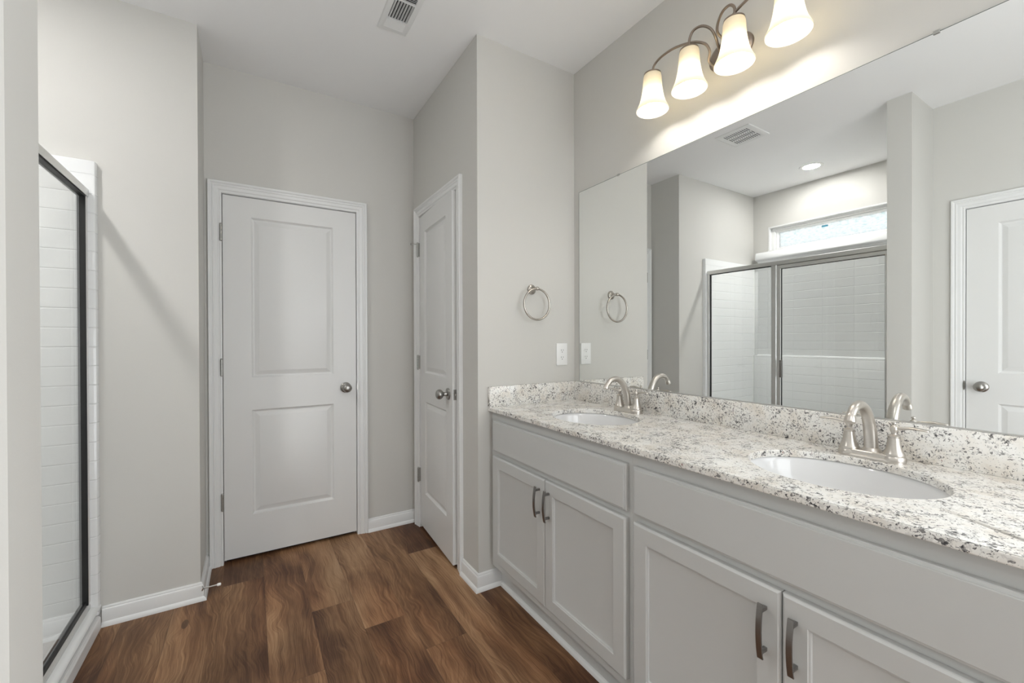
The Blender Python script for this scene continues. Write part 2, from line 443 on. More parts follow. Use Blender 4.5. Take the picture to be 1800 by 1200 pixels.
def wall_with_hole(name, axis, plane, out, a0, a1, hole, mat=M_WALL, backing=True, top=H, depth=WT):
    """a wall slab whose room face sits at `plane`; hole=(b0,b1,z0,z1)"""
    m = MB()
    def bx(u0, u1, z0, z1, p0=plane, p1=plane+out*depth):
        if u1-u0 < 1e-5 or z1-z0 < 1e-5: return
        if axis == 'x': m.box((p0, u0, z0), (p1, u1, z1))
        else: m.box((u0, p0, z0), (u1, p1, z1))
    b0, b1, z0, z1 = hole
    bx(a0, b0, 0, top); bx(b1, a1, 0, top); bx(b0, b1, z1, top); bx(b0, b1, 0, z0)
    if backing: bx(b0-.05, b1+.05, 0, z1+.05, plane+out*depth, plane+out*(depth+.02))
    o = m.build(name, mat, smooth=0); tag(o, kind='structure'); return o

G = .005
D1 = (-1.7006-G-.0, -.9991+G)
D3 = (.07-G, .7795+G)
DC = (2.1187-G, 2.7155+G)
tag(MB().box((-3.2, YB-.12, -.06), (.12, 3.05, 0)).build('floor', M_FLOOR, smooth=0), 'wood-look plank floor in rustic browns', 'floor', kind='structure')
tag(MB().box((-3.2, YB-.12, H), (.12, 3.05, H+.08)).build('ceiling', M_CEIL, smooth=0), 'flat white ceiling', 'ceiling', kind='structure')
OP = (-1.20, -.10, 2.06)  # opening added in the right wall, out of view, for fill daylight
tag(MB().box((0, YB-.12, 0), (.12, OP[0], H)).box((0, OP[1], 0), (.12, YR+WT, H)).box((0, OP[0], OP[2]), (.12, OP[1], H)).build('wall_right', M_WALL, smooth=0), 'greige wall carrying the big mirror and the vanity light', 'wall', kind='structure')
tag(MB().box((XA, YR, 0), (0, YR+WT, H)).build('wall_niche', M_WALL, smooth=0), 'bright wall with towel ring and outlet at the end of the vanity', 'wall', kind='structure')
tag(wall_with_hole('wall_closet', 'x', XA, 1, YR+WT, YE, (DC[0], DC[1], 0, DZ+G)), 'side wall with the narrow closet door', 'wall')
tag(wall_with_hole('wall_end', 'y', YE, 1, XB, XA+WT, (D1[0], D1[1], 0, DZ+G)), 'far wall with the wide two-panel door', 'wall')
tag(MB().box((XS-.14, YS, 0), (XB, YE+WT+.02, H)).build('wall_left', M_WALL, smooth=0), 'greige wall between the shower and the far door', 'wall', kind='structure')
WIN = (1.21, 2.361, 2.135, 2.388)
tag(wall_with_hole('wall_shower', 'x', XS, -1, YP0, YS, WIN, backing=False, depth=.14), 'back wall of the shower with a high window', 'wall')
tag(MB().box((XS-.14, YP0, 0), (XP, YP1, H)).box((XS-.14, YP0-.001, 0), (XS-.02, YP0, H)).build('wall_partition', M_WALL, smooth=0), 'short partition wall at the left edge beside the shower', 'wall', kind='structure')
tag(wall_with_hole('wall_side', 'x', XQ, -1, YB, YP0, (D3[0], D3[1], 0, DZ+G)), 'left side wall with the door seen only in the mirror', 'wall')
OR = (-1.01, -.15, 2.06)  # opening added in the rear wall to brighten the towel ring wall
tag(MB().box((XQ-WT, YB-.12, 0), (OR[0], YB, H)).box((OR[1], YB-.12, 0), (0, YB, H)).box((OR[0], YB-.12, OR[2]), (OR[1], YB, H)).build('wall_rear', M_WALL, smooth=0), 'wall behind the viewer with an opening added for daylight', 'wall', kind='structure')

# baseboards (board with eased top + quarter round shoe)
BB = [(0, 0), (.025, 0), (.0245, .006), (.021, .013), (.016, .0175), (.0135, .019), (.0135, .066), (.0115, .0705), (.0085, .073), (.0075, .079), (.004, .083), (0, .083)]
def base(name, path, label):
    o = MB().sweep(path, BB).build(name, M_TRIM, smooth=25); tag(o, label, 'baseboard', kind='structure'); return o
CAS = .0635
base('baseboard_left', [(XB, YE-.001), (XB, YS), (-2.128, YS)][::-1] if 0 else [(XB, YE-.0005), (XB, YS), (-2.1285, YS)][::-1] and [(XB, YE-.0005), (XB, YS), (-2.1285, YS)], 'white baseboard under the wall beside the shower')
base('baseboard_end', [(XA, YE), (-.9991+CAS+.003, YE)], 'short white baseboard between the two doors')
base('baseboard_closet', [(-.486, YR), (XA, YR), (XA, DC[0]-CAS-.001)], 'white baseboard wrapping the wall corner beside the vanity')
base('baseboard_partition', [(XP, YP1), (XP, YP0), (XQ, YP0), (XQ, D3[1]+CAS+.001)], 'white baseboard round the partition wall')
base('baseboard_side', [(XQ, D3[0]-CAS-.001), (XQ, YB), (OR[0]-.065, YB)], 'white baseboard behind the viewer')

# ------------------------------------------------------------------ doors
CPROF = [(.000, 0), (.000, .0070), (.003, .0095), (.008, .0100), (.010, .0075), (.013, .0075), (.019, .0125), (.034, .0135), (.037, .0165), (.041, .0165), (.044, .0135), (.047, .0135), (.053, .0195), (.0605, .0200), (.0635, .0170), (.0635, 0)]
DRINGS = [(.003, -.004), (.010, -.0105), (.014, -.0115), (.037, -.0030), (.040, -.0022)]
def knob_prof():
    return [(0, 0), (.0325, 0), (.0325, .004), (.030, .007), (.022, .0095), (.0135, .012), (.0115, .018), (.0115, .028), (.0155, .033), (.0225, .038), (.0265, .045), (.0275, .052), (.0262, .059), (.022, .0655), (.0145, .0695), (.006, .0712), (0, .0714)]
def hinge(m, M, z):
    # M local: z axis up, knuckle at origin; leaf plates
    for k in range(5):
        m.lathe([(0, 0), (.0068, 0), (.0068, .0170), (0, .0170)], M @ Matrix.Translation((0, 0, z-.0445+k*.0178)), 12)
    m.lathe([(0, 0), (.0062, 0), (.0045, .004), (0, .005)], M @ Matrix.Translation((0, 0, z+.0445)), 12)
    m.lathe([(0, -.005), (.0045, -.004), (.0062, 0), (0, 0)], M @ Matrix.Translation((0, 0, z-.0445)), 12)
def make_door(name, M, w, label, knob_u, hinge_u, slabM=None, pm=.134, pin=False, strike=True):
    """M: local u along the wall, v up, n into the room; origin at slab lower-left corner on the wall plane, floor level"""
    o = M.translation; root = thing(name, (o.x, o.y, 0), label, 'door', kind='structure')
    S = slabM or M
    zb = .021
    MB().panelled(S @ Matrix.Translation((0, zb, -.001)), w, DZ-.003-zb, .035, [(pm, .229, w-pm, .823), (pm, 1.007, w-pm, 1.914)], DRINGS).build('slab', M_DOOR, root, smooth=20)
    MB().frame(M @ Matrix.Translation((-.0035, 0, 0)), w+.007, DZ+.002, CPROF, 3).build('casing', M_TRIM, root, smooth=12)
    j = MB()   # jamb lining + stop
    for a, b_ in ((-G, -.0032), (w+.0032, w+G)):
        j.box((a, 0, -.10), (b_, DZ+.002, 0.0), mat=M)
    j.box((-G, DZ+.001, -.10), (w+G, DZ+G, 0.0), mat=M)
    for a, b_ in ((-.0032, .010), (w-.010, w+.0032)): j.box((a, 0, -.052), (b_, DZ, -.038), mat=M)
    j.box((0, DZ-.012, -.052), (w, DZ, -.038), mat=M)
    j.build('jamb', M_TRIM, root, smooth=0)
    MB().box((-G, .0005, -.11), (w+G, .004, -.0375), mat=M).build('threshold', M_GAPSHADE, root, smooth=0)  # near-black strip paints shade into the gap under the door
    for z in (1.833, 1.091, .349):
        h = MB(); hinge(h, M @ basis((hinge_u-.003, 0, .0125), (1, 0, 0), (0, 0, -1), (0, 1, 0)), z)
        h.box((hinge_u+.0005, z-.0445, -.002), (hinge_u+.003, z+.0445, .010), mat=M)
        ho = h.build('hinge', M_HINGE, root)
        if pin and z > 1.5:
            q = MB(); B = M @ basis((hinge_u, z+.0345, .006), (1, 0, 0), (0, 1, 0), (0, 0, 1))
            q.tube([B @ Vector((0, 0, 0)), B @ Vector((-.006, .002, .02)), B @ Vector((-.012, .0, .050))], .0028, 10)
            q.lathe([(0, 0), (.0065, 0), (.0065, .006), (0, .007)], M @ basis((hinge_u-.012, z+.0345, .050), (1, 0, 0), (0, 1, 0), (0, 0, 1)), 14)
            q.build('hinge_pin_stop', M_HINGE, ho)
    KM = S @ Matrix.Translation((knob_u, .941, -.001))
    MB().lathe(knob_prof(), KM, 40).build('door_knob', M_KNOB, root)
    return root, S
# wide door at the far end
Md = basis((-1.7006, YE, 0), (1, 0, 0), (0, 0, 1), (0, -1, 0))
r1, S1 = make_door('door_1', Md, .7015, 'white two-panel door in the far wall, wider of the two in view', .7015-.063, -.004)
MB().lathe([(0, 0), (.010, 0), (.010, .0015), (0, .0015)], Md @ basis((.7015+.0065, .945, .0105), (1, 0, 0), (0, 1, 0), (0, 0, 1)) @ Matrix.Diagonal((.55, 2.9, 1, 1)), 24).build('strike_plate', M_KNOB, r1)
# closet door, a little ajar
th = math.radians(3.0); hx, hy = XA, 2.7155
Mc = basis((XA, 2.7155, 0), (0, -1, 0), (0, 0, 1), (-1, 0, 0))
Sc = basis((hx, hy, 0), (-math.sin(th), -math.cos(th), 0), (0, 0, 1), (-math.cos(th), math.sin(th), 0))
rc, S2 = make_door('door_2', Mc, .5968, 'narrow white two-panel closet door standing slightly ajar', .5968-.065, -.004, slabM=Sc, pm=.10, pin=True)
lp = MB(); lp.box((.5968-.0005, .913, -.030), (.5968+.0008, .970, -.007), .0003, 1, mat=Sc); lp.box((.5968, .934, -.024), (.5968+.009, .949, -.012), .002, 2, mat=Sc)
lp.build('latch_plate', M_KNOB, rc)
# door seen in the mirror
M3 = basis((XQ, .07, 0), (0, 1, 0), (0, 0, 1), (1, 0, 0))
r3, S3 = make_door('door_3', M3, .7095, 'white two-panel door seen only in the mirror, at its right edge', .7095-.066, -.004)
MB().lathe([(0, 0), (.010, 0), (.010, .0015), (0, .0015)], M3 @ basis((.7095+.0065, .945, .0105), (1, 0, 0), (0, 1, 0), (0, 0, 1)) @ Matrix.Diagonal((.55, 2.9, 1, 1)), 24).build('strike_plate', M_KNOB, r3)

# door stop on the baseboard
ds = thing('door_stop', (XB+.0135, 2.42, .098), 'thin white-tipped door stop sticking out of the baseboard by the far door', 'door stop')
B = basis((XB+.0125, 2.42, .094), (0, 1, 0), (0, 0, 1), (1, 0, 0))
MB().lathe([(0, 0), (.011, 0), (.011, .003), (.005, .006), (.0032, .008), (.0032, .062), (0, .062)], B, 16).build('rod', M_CHAN, ds)
MB().lathe([(0, .058), (.006, .058), (.0068, .062), (.0068, .070), (.005, .073), (0, .0735)], B, 18).build('tip', M_PLAST, ds)

# ------------------------------------------------------------------ vanity cabinets
TK = .105; CT = ZC-.0195
def handle_mesh(parent, y, z, M=None):
    # bowed flat pull with two square posts; stands off the door face at X=-.555
    n = 22; m = MB(); zt, zb_ = z+.063, z-.063
    def xo(t): return -.5775 - .0075*(1-(2*t-1)**2)
    W2 = .0062; T2 = .0019; prev = None
    for i in range(n+1):
        t = i/n; zz = zb_ + (zt-zb_)*t; x = xo(t)
        cur = [m.bm.verts.new(p) for p in ((x-T2, y-W2, zz), (x-T2, y+W2, zz), (x+T2, y+W2, zz), (x+T2, y-W2, zz))]
        if prev:
            for k in range(4): m.bm.faces.new((prev[k], prev[(k+1) % 4], cur[(k+1) % 4], cur[k]))
        else: m.bm.faces.new(cur[::-1])
        prev = cur
    m.bm.faces.new(prev)
    for zz in (z+.048, z-.048): m.box((-.5805, y-.0045, zz-.0045), (-.5552, y+.0045, zz+.0045), .0012, 2)
    return m.build('handle', M_PULL, parent, smooth=30)
def drawer_front(parent, y0, y1, z0, z1):
    m = MB(); x0, x1 = -.5555, -.536
    # slab with a stepped, eased border
    M = basis((-.5555, y1, z0), (0, -1, 0), (0, 0, 1), (-1, 0, 0)); w_, h_ = y1-y0, z1-z0
    R = lambda ins, d: [m.bm.verts.new(M @ Vector(p)) for p in ((ins, ins, d), (w_-ins, ins, d), (w_-ins, h_-ins, d), (ins, h_-ins, d))]
    rings = [R(0, -.019), R(0, -.0075), R(.0015, -.0055), R(.007, -.0045), (R(.0075, -.0005)), R(.009, 0)]
    for a, b_ in zip(rings, rings[1:]):
        for k in range(4): m.bm.faces.new((a[k], a[(k+1) % 4], b_[(k+1) % 4], b_[k]))
    m.bm.faces.new(rings[-1]); m.bm.faces.new(rings[0][::-1])
    return m.build('drawer_front', M_CAB, parent, smooth=15)
def cab_door(parent, y0, y1, z0, z1):
    w_, h_ = y1-y0, z1-z0; m = MB()
    M = basis((-.5555, y1, z0), (0, -1, 0), (0, 0, 1), (-1, 0, 0))
    e = .006; st = .058
    # outer eased border
    R = lambda ins, d: [m.bm.verts.new(M @ Vector(p)) for p in ((ins, ins, d), (w_-ins, ins, d), (w_-ins, h_-ins, d), (ins, h_-ins, d))]
    rings = [R(0, -.019), R(0, -.006), R(.0015, -.0035), R(.0045, -.001), R(e, 0), R(st-.006, 0), R(st-.0045, -.0022), R(st-.001, -.0030), R(st+.0005, -.0085), R(st+.004, -.0092)]
    for a, b_ in zip(rings, rings[1:]):
        for k in range(4): m.bm.faces.new((a[k], a[(k+1) % 4], b_[(k+1) % 4], b_[k]))
    m.bm.faces.new(rings[-1]); m.bm.faces.new(rings[0][::-1])
    return m.build('door', M_CAB, parent, smooth=15)
def cabinet(y0, y1, dy0, dy1, label, hz):
    root = thing('vanity_cabinet', (-.27, (y0+y1)/2, 0), label, 'cabinet', 'vanity base cabinets')
    m = MB(); x0, x1 = -.536, -.004; t = .016
    m.box((x0, y0, TK), (x0+.019, dy0+.012, CT)).box((x0, dy1-.012, TK), (x0+.019, y1, CT))
    m.box((x0, dy0+.012, .845-.012), (x0+.019, dy1-.012, CT)).box((x0, dy0+.012, .655), (x0+.019, dy1-.012, .70)).box((x0, dy0+.012, TK), (x0+.019, dy1-.012, .155))
    m.box((x0+.019, y0, TK), (x1, y0+t, CT)).box((x0+.019, y1-t, TK), (x1, y1, CT)).box((x0+.019, y0+t, TK), (x1, y1-t, TK+t)).box((x1-.008, y0+t, TK+t), (x1, y1-t, CT-.25))
    m.build('body', M_CAB, root, smooth=0)
    MB().box((-.492, y0, 0), (-.476, y1, TK)).build('toe_kick', M_CAB, root, smooth=0)
    drawer_front(root, dy0, dy1, .689, .841)
    mid = (dy0+dy1)/2
    for a, b_, hy in ((mid+.0015, dy1, mid+.034), (dy0, mid-.0015, mid-.031)):
        d = cab_door(root, a, b_, .145, .667)
        handle_mesh(d, hy, hz)
    return root
cabinet(.954, 1.8775, .968, 1.845, 'light grey vanity base under the far sink, next to the towel ring wall', .572)
cabinet(.035, .9535, .060, .937, 'light grey vanity base under the near sink, at the right of the view', .568)
tag(MB().sweep([(-.492, .035), (-.492, YR-.0255)], [(0, 0), (.014, 0), (.0135, .006), (.011, .012), (.006, .0165), (0, .018)]).build('trim_1', M_TRIM, smooth=25), 'white shoe moulding along the foot of the vanity', 'trim', kind='structure')

# ------------------------------------------------------------------ countertop
SINKS = [(-.288, 1.402), (-.288, .492)]; SA, SB = .172, .208
def countertop():
    root = thing('countertop', (-.28, .95, CT), 'white granite vanity top with black and grey speckles', 'countertop')
    m = MB(); bm = m.bm; y0, y1 = .02, YR; x0, x1 = XC, 0.
    zt, zb_ = ZC, CT; e = .003
    cells = [(y0, .96, SINKS[1]), (.96, y1, SINKS[0])]
    for cy0, cy1, (sx, sy) in cells:
        rx0, rx1, ry0, ry1 = x0+e, x1, cy0, cy1
        n = 96; angs = sorted({2*PI*k/n for k in range(n)} | {math.atan2(b_-sy, a-sx) % (2*PI) for a in (rx0, rx1) for b_ in (ry0, ry1)})
        def perim(a):
            c, s_ = math.cos(a), math.sin(a); t = 1e9
            if c > 1e-9: t = min(t, (rx1-sx)/c)
            if c < -1e-9: t = min(t, (rx0-sx)/c)
            if s_ > 1e-9: t = min(t, (ry1-sy)/s_)
            if s_ < -1e-9: t = min(t, (ry0-sy)/s_)
            return sx+c*t, sy+s_*t
        def ell(a, g=0.):
            c, s_ = math.cos(a), math.sin(a); r = 1/math.sqrt((c/(SA+g))**2 + (s_/(SB+g))**2); return sx+c*r, sy+s_*r
        N = len(angs)
        A = [bm.verts.new((*perim(a), zt)) for a in angs]; B_ = [bm.verts.new((*ell(a, .0025), zt)) for a in angs]
        B2 = [bm.verts.new((*ell(a, .0007), zt-.0008)) for a in angs]
        C_ = [bm.verts.new((*ell(a), zt-.0025)) for a in angs]; D_ = [bm.verts.new((*ell(a), zb_)) for a in angs]; E_ = [bm.verts.new((*perim(a), zb_)) for a in angs]
        for P, Q in ((A, B_), (B_, B2), (B2, C_), (C_, D_), (D_, E_)):
            for k in range(N): bm.faces.new((P[k], P[(k+1) % N], Q[(k+1) % N], Q[k]))
    # front edge, eased
    prof = [(x0+e, zt), (x0+.0008, zt-.0009), (x0, zt-e), (x0, zb_+e), (x0+.0008, zb_+.0009), (x0+e, zb_)]
    for (xa, za), (xb, zb2) in zip(prof, prof[1:]):
        bm.faces.new([bm.verts.new(p) for p in ((xa, y0, za), (xa, y1, za), (xb, y1, zb2), (xb, y0, zb2))])
    bm.faces.new([bm.verts.new(p) for p in ((x0+e, y0, zt), (x0+e, y0, zb_), (x1, y0, zb_), (x1, y0, zt))])
    m.build('slab', M_GRAN, root, smooth=12)
    MB().box((-.020, y0, ZC), (0, YR, ZSP), .0015, 2).build('backsplash', M_GRAN, root)
    MB().box((XC, YR-.020, ZC), (-.020, YR, ZSP), .0015, 2).build('side_splash', M_GRAN, root)
countertop()
def sink(i, label):
    sx, sy = SINKS[i]; root = thing('sink', (sx, sy, CT), label, 'sink', 'oval undermount sinks'); m = MB()
    prof = [(1.10, CT-.0005), (1.035, CT-.0005), (1.02, CT-.004), (1.0, CT-.015), (.97, CT-.05), (.90, CT-.09), (.76, CT-.122), (.52, CT-.140), (.25, CT-.146), (.115, CT-.148)]
    n = 64; R = [[m.bm.verts.new((sx+SA*k*math.cos(2*PI*j/n), sy+SB*k*math.sin(2*PI*j/n), z)) for j in range(n)] for k, z in prof]
    for a, b_ in zip(R, R[1:]):
        for j in range(n): m.bm.faces.new((a[j], a[(j+1) % n], b_[(j+1) % n], b_[j]))
    m.bm.faces.new(R[-1]); o = m.build('bowl', M_PORC, root, smooth=60)
    sm = o.modifiers.new('thickness', 'SOLIDIFY'); sm.thickness = .008; sm.offset = -1
    MB().lathe([(0, .0005), (.010, .0005), (.013, .0022), (.020, .0022), (.0225, 0), (0, 0)], Matrix.Translation((sx, sy, CT-.1475)), 28).build('drain', M_NICKEL, root)
sink(0, 'white oval undermount sink, farther one, near the towel ring wall')
sink(1, 'white oval undermount sink, nearer and larger-looking one')

# ------------------------------------------------------------------ faucets
def faucet(y, label):
    x = -.080; z = ZC
    root = thing('faucet', (x, y, z), label, 'faucet', 'brushed nickel sink faucets')
    # base bridge: long plate with rounded ends
    m = MB(); n = 16; rings = []
    for (k, dz) in ((1., 0.), (1., .004), (.95, .0075), (.87, .0095), (.85, .0190), (.76, .0210)):
        r = .0255*k; pts = []
        for j in range(n+1): a = -PI/2 + PI*j/n; pts.append((x + r*math.sin(a)*-1, y-.0508 - r*math.cos(a)))
        for j in range(n+1): a = -PI/2 + PI*j/n; pts.append((x + r*math.sin(a), y+.0508 + r*math.cos(a)))
        rings.append([m.bm.verts.new((p, q, z+dz)) for p, q in pts])
    for a, b_ in zip(rings, rings[1:]):
        for j in range(len(a)): m.bm.faces.new((a[j], a[(j+1) % len(a)], b_[(j+1) % len(a)], b_[j]))
    m.bm.faces.new(rings[-1]); m.bm.faces.new(rings[0][::-1]); m.build('base_plate', M_NICKEL, root)
    # spout
    path = bez([(x+.004, y, z+.012), (x-.001, y, z+.055), (x-.012, y, z+.098), (x-.036, y, z+.136), (x-.070, y, z+.156), (x-.106, y, z+.152), (x-.130, y, z+.132), (x-.139, y, z+.116)], 8)
    N = len(path); rad = []
    for i in range(N):
        t = i/(N-1); r = .0172*(1-t)**1.0 + .0092*t
        if t > .86: r = .0110 + .0022*math.sin((t-.86)/.14*PI*.5)
        rad.append((r*.96, r))
    m = MB(); m.tube(path, rad, 24)
    m.lathe([(0, 0), (.0245, 0), (.0245, .003), (.0225, .007), (.0178, .014), (0, .014)], Matrix.Translation((x+.004, y, z+.016)), 28)
    m.build('spout', M_NICKEL, root, smooth=50)
    for s_ in (1, -1):
        yc = y + s_*.0508
        m = MB(); m.lathe([(0, .004), (.0262, .004), (.0268, .009), (.0255, .015), (.0232, .0185), (.0240, .0225), (.0218, .027), (.0180, .036), (.0150, .050), (.0135, .062), (.0130, .068), (.0142, .0695), (.0142, .0725), (.0105, .0745), (.0065, .077), (.0058, .081), (.0085, .086), (.0095, .092), (.0080, .098), (.0045, .1015), (.0030, .1035), (.0052, .106), (.0048, .109), (0, .111)], Matrix.Translation((x, yc, z)), 32)
        h = m.build('handle_body', M_NICKEL, root, smooth=40)
        p = [(x, yc+s_*.004, z+.092), (x, yc+s_*.020, z+.096), (x-.002, yc+s_*.040, z+.099), (x-.003, yc+s_*.058, z+.0985), (x-.004, yc+s_*.072, z+.097)]
        pp = bez(p, 6); NN = len(pp); rr = []
        for i in range(NN):
            t = i/(NN-1); wd = .0042 + .0050*min(1, t*1.5); wd *= 1 if t < .93 else (1-(t-.93)*6)
            rr.append((wd, .0046-.0018*t))
        MB().tube(pp, rr, 14).build('lever', M_NICKEL, h, smooth=50)
    return root
faucet(1.402, 'brushed nickel two-lever faucet at the far sink')
faucet(.492, 'brushed nickel two-lever faucet at the near sink')

# ------------------------------------------------------------------ mirror
mr = thing('wall_mirror', (0, .93, ZSP), 'wide frameless wall mirror above the vanity', 'mirror')
MB().box((-.006, .035, ZSP+.002), (-.0008, 1.8296, 2.0582), .0006, 1).build('glass', M_MIRROR, mr, smooth=0)
MB().box((-.0075, .035, ZSP+.0002), (-.0004, 1.8296, ZSP+.0045)).build('channel', M_CHAN, mr, smooth=0)
MB().box((-.0064, .035, 2.0572), (-.0006, 1.8306, 2.0588)).box((-.0064, 1.8286, ZSP+.004), (-.0006, 1.8304, 2.0588)).build('glass_edge', flat('dark_glass_edge', (.16, .18, .17), .25), mr, smooth=0)
for y in (1.532, .376):
    m = MB(); m.box((-.0090, y-.007, 2.0535), (-.0065, y+.007, 2.0630), .0010, 2); m.box((-.0068, y-.006, 2.0590), (-.0002, y+.006, 2.063)); m.build('mirror_clip', M_HINGE, mr)

# ------------------------------------------------------------------ towel ring, outlet
tr = thing('towel_ring', (-.296, YR, 1.500), 'brushed nickel towel ring on the wall beside the mirror', 'towel ring')
TM = basis((-.296, YR, 1.505), (1, 0, 0), (0, 0, 1), (0, -1, 0))
MB().lathe([(0, 0), (.0265, 0), (.0265, .004), (.0235, .007), (.0225, .0095), (.0165, .012), (.0105, .017), (.0080, .026), (.0075, .040), (.0092, .046), (.0105, .053), (.0092, .060), (.005, .064), (0, .065)], TM, 32).build('post', M_RING, tr)
MB().torus((-.296, YR-.053, 1.4235), (0, 1, 0), .0805, .0056, 64, 12).build('ring', M_RING, tr)
ot = thing('electrical_outlet', (-.0935, YR, 1.157), 'white duplex outlet on the wall above the side splash', 'outlet')
MB().box((-.0935-.0375, YR-.0055, 1.157-.061), (-.0935+.0375, YR, 1.157+.061), .0022, 2).build('cover_plate', M_PLAST, ot)
OM = basis((-.0935, YR-.0055, 1.157), (1, 0, 0), (0, 0, 1), (0, -1, 0))
for s_ in (1, -1):
    m = MB(); m.lathe([(0, 0), (.0172, 0), (.0172, .0012), (0, .0012)], OM @ Matrix.Translation((0, s_*.0195, 0)) @ Matrix.Diagonal((1, .84, 1, 1)), 28)
    rc_ = m.build('receptacle', M_PLAST, ot)
    m = MB()
    for u in (-.0065, .0065): m.box((u-.0011, s_*.0195-.001, .0011), (u+.0011, s_*.0195+.0075, .0015), mat=OM)
    m.lathe([(0, .0011), (.0026, .0011), (.0026, .0015), (0, .0015)], OM @ Matrix.Translation((0, s_*.0195-.0075, 0)), 12)
    m.build('slots', M_SLOT, rc_, smooth=0)
MB().lathe([(0, 0), (.0028, 0), (.0022, .0008), (0, .001)], OM, 12).build('screw', M_PLAST, ot)

# ------------------------------------------------------------------ vanity light
VL = thing('vanity_light', (0, .95, 2.335), 'four-light wall lamp with bell glass shades on curved arms above the mirror', 'wall lamp')
YL = (1.217, 1.041, .862, .686); XL = -.128; ZT = 2.352; LC = .95
m = MB(); prof = [(1.0, 0), (1.0, .006), (.95, .012), (.80, .019), (.58, .025), (.34, .029), (.12, .031)]; n = 48
R = [[m.bm.verts.new((-d, LC+.088*k*math.cos(2*PI*j/n), 2.335+.060*k*math.sin(2*PI*j/n))) for j in range(n)] for k, d in prof]
for a, b_ in zip(R, R[1:]):
    for j in range(n): m.bm.faces.new((a[j], a[(j+1) % n], b_[(j+1) % n], b_[j]))
m.bm.faces.new(R[-1]); m.bm.faces.new(R[0][::-1]); m.build('backplate', M_BRONZE, VL, smooth=50)
for i, yl in enumerate(YL):
    s_ = 1 if yl > LC else -1; d = abs(yl-LC)
    if d > .2:
        p = [(-.020, LC+s_*.044, 2.302), (-.052, LC+s_*.040, 2.290), (-.080, LC+s_*.040, 2.298), (-.095, LC+s_*.027, 2.322), (-.106, LC+s_*.036, 2.350), (-.118, LC+s_*.065, 2.371), (XL, LC+s_*.098, 2.382), (XL, LC+s_*.140, 2.395), (XL, LC+s_*.178, 2.401), (XL, LC+s_*.226, 2.399), (XL, LC+s_*.256, 2.386), (XL, yl, ZT+.012)]
    else:
        p = [(-.022, LC+s_*.030, 2.345), (-.060, LC+s_*.016, 2.352), (-.095, LC+s_*.006, 2.370), (-.110, LC+s_*.016, 2.396), (-.122, LC+s_*.042, 2.416), (XL, LC+s_*.072, 2.416), (XL, LC+s_*.089, 2.395), (XL, yl, ZT+.012)]
    MB().tube(bez(p, 8), .0048, 12).build('arm', M_BRONZE, VL, smooth=60)
    sh = MB().lathe([(.0300, 0), (.0345, -.004), (.0365, -.014), (.0375, -.034), (.0392, -.056), (.0425, -.080), (.0470, -.102), (.0530, -.122), (.0600, -.138), (.0650, -.148), (.0655, -.152), (.0640, -.153), (.0585, -.143), (.0515, -.127), (.0455, -.106), (.0410, -.083), (.0376, -.058), (.0360, -.034), (.0350, -.015), (.0330, -.006), (.0285, -.003)], Matrix.Translation((XL, yl, ZT)), 48).build('lamp_shade', M_SHADE, VL, smooth=60)
    MB().lathe([(0, .014), (.007, .014), (.012, .011), (.026, .007), (.0345, .002), (.0350, -.003), (.031, -.004), (.018, -.004), (.016, -.070), (.012, -.074), (0, -.074)], Matrix.Translation((XL, yl, ZT)), 32).build('shade_cap', M_BRONZE, sh)
    bb = MB().lathe([(0, -.072), (.012, -.074), (.016, -.082), (.022, -.094), (.0255, -.106), (.0255, -.114), (.022, -.124), (.012, -.132), (0, -.135)], Matrix.Translation((XL, yl, ZT)), 24).build('bulb', M_BULB, sh, smooth=60)

# ------------------------------------------------------------------ ceiling vents and shower downlight
def slat_set(m, x0, x1, y0, y1, n, along, z, tilt):
    """n slats across a rectangle; along='x' -> each slat runs along x"""
    for k in range(n):
        t = (k+.5)/n
        if along == 'x':
            y = y0+(y1-y0)*t; M = Matrix.Translation(((x0+x1)/2, y, z)) @ Matrix.Rotation(tilt, 4, 'X'); m.box((-(x1-x0)/2, -(y1-y0)/n*.42, -.0006), ((x1-x0)/2, (y1-y0)/n*.42, .0006), mat=M)
        else:
            x = x0+(x1-x0)*t; M = Matrix.Translation((x, (y0+y1)/2, z)) @ Matrix.Rotation(tilt, 4, 'Y'); m.box((-(x1-x0)/n*.42, -(y1-y0)/2, -.0006), ((x1-x0)/n*.42, (y1-y0)/2, .0006), mat=M)
def register():
    x0, x1, y0, y1 = -1.058, -.908, 1.768, 2.080
    root = thing('ceiling_register', ((x0+x1)/2, (y0+y1)/2, H), 'white louvred air register in the ceiling above the floor', 'vent')
    ix0, ix1, iy0, iy1 = x0+.034, x1-.026, y0+.030, y1-.030
    M = basis((ix0, iy1, H), (1, 0, 0), (0, -1, 0), (0, 0, -1))
    bars = MB(); bars.frame(M, ix1-ix0, iy1-iy0, [(0, 0), (0, .0065), (.010, .0075), (.022, .0050), (.0265, .0012), (.0265, 0)], 4)
    ya, yb = iy1-.062, iy0+.062
    for y in (ya, yb): bars.box((ix0, y-.004, H-.0075), (ix1, y+.004, H-.002))
    bars.build('frame', M_TRIM, root, smooth=20)
    m = MB(); slat_set(m, ix0, ix1, ya+.004, iy1, 6, 'x', H-.0045, math.radians(-18)); slat_set(m, ix0, ix1, iy0, yb-.004, 6, 'x', H-.0045, math.radians(48))
    slat_set(m, ix0, ix1, yb+.004, ya-.004, 7, 'y', H-.0045, math.radians(62)); m.build('louvres', M_TRIM, root, smooth=0)
    MB().box((ix0, iy0, H-.0012), (ix1, iy1, H-.0002)).build('duct_opening', M_VENTDARK, root, smooth=0)
register()
